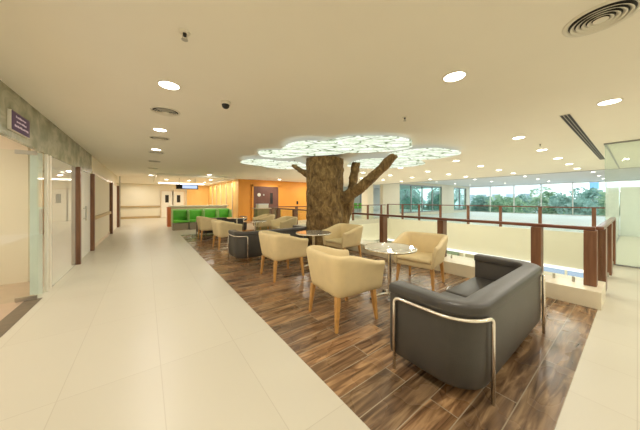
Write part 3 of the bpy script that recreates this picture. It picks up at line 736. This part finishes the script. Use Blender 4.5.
# orange wall door
d = empty('door_6', (0, 0, 0), 0, 'dark brown double door in the orange wall', 'door', kind='structure')
MB().box(5.25, 6.95, 13.93, 13.99, 0, 2.26).build('leaf', 'door_timber', d)
MB().box(5.17, 5.27, 13.91, 14., 0, 2.34).box(6.93, 7.03, 13.91, 14., 0, 2.34).box(5.17, 7.03, 13.91, 14., 2.24, 2.34).build('frame', 'orange', d)
MB().box(6.36, 6.54, 13.915, 13.93, 1.15, 1.85).build('vision_panel', 'black', d)
o = empty('door_sign', (5.62, 13.925, 1.72), 0, 'round white sign on the brown door in the orange wall', 'sign')
q = MB(); q.loft([[(.11*math.cos(2*PI*k/24), yy, .11*math.sin(2*PI*k/24)) for k in range(24)] for yy in (0, -.012)]); q.build('disc', 'white_plastic', o)
o = MB().box(5.88, 5.97, 13.91, 13.928, 1.67, 1.77).build('door_plate', 'steel'); tag(o, 'small square plate beside the round door sign', 'sign')
o = MB().box(8.35, 8.47, 13.97, 14., 1.1, 1.32).build('wall_switch', 'black'); tag(o, 'small dark switch plate on the orange wall', 'switch')
# cabinet with pale box by the rail end
o = empty('side_cabinet', (4.25, 10.2, 0), 0, 'narrow olive side cabinet with pale top near the railing end', 'cabinet')
MB().box(-.28, .28, -.2, .2, .0, 1.0).build('body', 'olive', o, bevel=.006); MB().box(-.36, .36, -.25, .25, 1.0, 1.04).build('worktop', 'beige_top', o, bevel=.006)
o = empty('storage_box', (4.27, 10.2, 1.04), 0, 'white box standing on the olive side cabinet', 'box')
MB().box(-.24, .24, -.15, .15, 0, .15).build('body', 'white_plastic', o, bevel=.006); MB().box(-.25, .25, -.16, .16, .15, .19).build('lid', 'conc', o, bevel=.006)
# distant chairs across the atrium
def dchair(mat):
    r = empty('waiting_chair', (0, 0, 0), 0, 'x', 'chair', 'coloured waiting chairs beyond the atrium')
    MB().box(-.27, .27, -.26, .24, .38, .50).build('seat', mat, r, bevel=.03); MB().box(-.27, .27, .18, .28, .48, 1.02).build('backrest', mat, r, bevel=.03)
    for sx in (-.22, .22):
        for sy in (-.2, .2): MB().cyl(sx, sy, 0, .4, .018, n=8).build('leg', 'steel', r)
    return r
gch = dchair('green_seat'); rch = dchair('red_seat')
for i in range(3):
    lab = 'green waiting chair beyond the atrium, %s of three beside the trunk' % ('leftmost', 'middle', 'rightmost')[i]
    if i == 0: gch.location = (19.6, 20., 0); gch['label'] = lab
    else: copy_tree(gch, (19.6+.75*i, 20., 0), 0, lab)
rch.location = (22.0, 20., 0); rch['label'] = 'left of two red waiting chairs beyond the atrium'
copy_tree(rch, (22.75, 20., 0), 0, 'right of two red waiting chairs beyond the atrium, beside the column')
o = MB().box(23.2, 25.4, 22.2, 22.3, .9, 2.4).build('wall_board', 'grey_metal'); tag(o, 'grey blue board on the wall above the red chairs', 'board')
# lower storey displays under the far fascia
for i, (y, w, mat, lab) in enumerate(((6.95, .7, 'grey_green', 'greenish display panel'), (6.1, .8, 'beige_top', 'peach display panel'), (5.2, .7, 'blue_panel', 'narrow pale blue display panel'), (2.05, 1.3, 'blue_panel', 'wide pale blue display panel'))):
    o = MB().box(VX1+.5, VX1+.6, y-w/2, y+w/2, -4.5, -1.78).build('display_panel', mat); tag(o, '%s in the shopfront of the storey below' % lab, 'display', 'shopfront panels on the lower storey')

# ------------------------------------------------------------------ outside
struct('ground', 'pale paving outside the window wall', box(31.6, 160, -70, 110, -4.2, -4.), 'asphalt')
def tree(x, y, h, w, mat, label, seed, grp='trees outside the window wall'):
    rnd = random.Random(seed)
    r = empty('leafy_tree', (x, y, -4), rnd.random()*6, label, 'tree', grp)
    MB().tube([(0, 0, 0), (.1, .05, h*.3), (-.05, .1, h*.7)], [.22, .17, .08], n=8).build('trunk', 'trunk_out', r, smooth=True)
    bm = bmesh.new()
    blobs = [(rnd.uniform(-.55, .55)*w, rnd.uniform(-.55, .55)*w, h*rnd.uniform(.35, .86), w*rnd.uniform(.32, .55)) for _ in range(14)]
    for bx, by, bz, br in blobs:
        for _ in range(170):
            v = Vector((rnd.gauss(0, 1), rnd.gauss(0, 1), rnd.gauss(0, 1))).normalized()*br*rnd.uniform(.75, 1.05)
            c = Vector((bx, by, bz))+v*Vector((1, 1, .8)).length/1.7
            s = rnd.uniform(.14, .30)
            a = Vector((rnd.gauss(0, 1), rnd.gauss(0, 1), rnd.gauss(0, 1))).normalized(); b = a.orthogonal().normalized()
            vs = [bm.verts.new(c+a*s), bm.verts.new(c+b*s*.6), bm.verts.new(c-a*s), bm.verts.new(c-b*s*.6)]
            bm.faces.new(vs)
    me = bpy.data.meshes.new('crown'); bm.to_mesh(me); bm.free(); me.materials.append(M[mat])
    o = bpy.data.objects.new('crown', me); COL.objects.link(o); o.parent = r
    return r
spots = [(46, 15.5, 6.2, 2.5, 'leaf_b'), (42, 10.9, 6.3, 2.5, 'leaf_a'), (47, 7.4, 7.6, 2.7, 'leaf_a'), (40, 4.2, 6.0, 2.3, 'leaf_b'), (47, 1.6, 6.5, 2.6, 'leaf_a'), (41, -1.6, 6.2, 2.3, 'leaf_b'),
         (60, 23, 6.4, 3.2, 'leaf_b'), (62, 14.5, 6.4, 3.2, 'leaf_b'), (59, 4.5, 7.6, 3.2, 'leaf_b'), (46, -5.8, 7, 2.5, 'leaf_a')]
names = ['behind the left mullions', 'left of the tallest tree', 'tallest and nearest the window centre', 'just right of the tallest tree', 'toward the right end of the window wall', 'behind the glass partition',
         'far back at the left', 'far back behind the kiosk', 'far back at the right', 'farthest right']
for i, (s, n) in enumerate(zip(spots, names)): tree(*s, 'leafy green tree outside the window wall, %s' % n, 50+i)
for i, (x, y) in enumerate(((35, 16.5), (40, 21.), (35, 23), (37, 29), (43, 27))):
    tree(x, y, 7.2+.3*i, 2.3, 'leaf_b', 'leafy tree outside the green tinted windows, %s' % ('nearest the pillar', 'second from the pillar', 'third from the pillar', 'fourth from the pillar', 'farthest from the pillar')[i], 80+i)
o = empty('office_building', (85, 30, -4), 0, 'white building with faint roof lettering far outside the window wall', 'building')
MB().box(0, 12, -14, 9, 0, 11.5).build('walls', 'conc', o); MB().box(-.3, 12.3, -14.3, 9.3, 11.5, 12.2).build('roof', 'conc', o)
t = MB(); y = 5.
for k in range(14):
    w = random.uniform(.5, .9); t.box(-.35, -.3, y-w, y, 9.6, 10.6+random.choice((0, .3))); y -= w+.35
t.build('roof_lettering', 'red_panel', o)
for k in range(6):
    for zz in (2., 5.2): MB().box(-.05, 0, -12.6+k*3.5, -10.6+k*3.5, zz, zz+1.9).build('window', 'far_glass', o)
o = empty('kiosk', (50, 17.5, -4), 0, 'low white kiosk with an orange band outside the window wall', 'kiosk')
MB().box(-1.5, 1.5, -2.5, 2.5, 0, 2.4).build('walls', 'orange_awning', o); MB().box(-1.8, 1.8, -2.8, 2.8, 2.4, 3.2).build('roof', 'conc', o)
o = empty('billboard', (70, 5., -4), 0, 'blue billboard beyond the trees near the glass partition', 'sign')
MB().box(-.15, .15, -.6, .6, 7.6, 9.2).build('panel', 'blue_sign', o); MB().cyl(0, 0, 0, 7.6, .2, n=12).build('pole', 'grey_metal', o)

# ------------------------------------------------------------------ world, render settings
w = bpy.data.worlds.new('sky'); SC.world = w; w.use_nodes = True
bg = w.node_tree.nodes['Background']; bg.inputs['Color'].default_value = (.86, .94, 1., 1); bg.inputs['Strength'].default_value = 1.6
SC.view_settings.view_transform = 'Standard'; SC.view_settings.look = 'None'; SC.view_settings.gamma = 1
SC.view_settings.exposure = 0.7
SC.view_settings.use_curve_mapping = False
SC.cycles.use_denoising = True
SC.cycles.max_bounces = 10; SC.cycles.diffuse_bounces = 5; SC.cycles.transparent_max_bounces = 24
SC.cycles.sample_clamp_indirect = 6
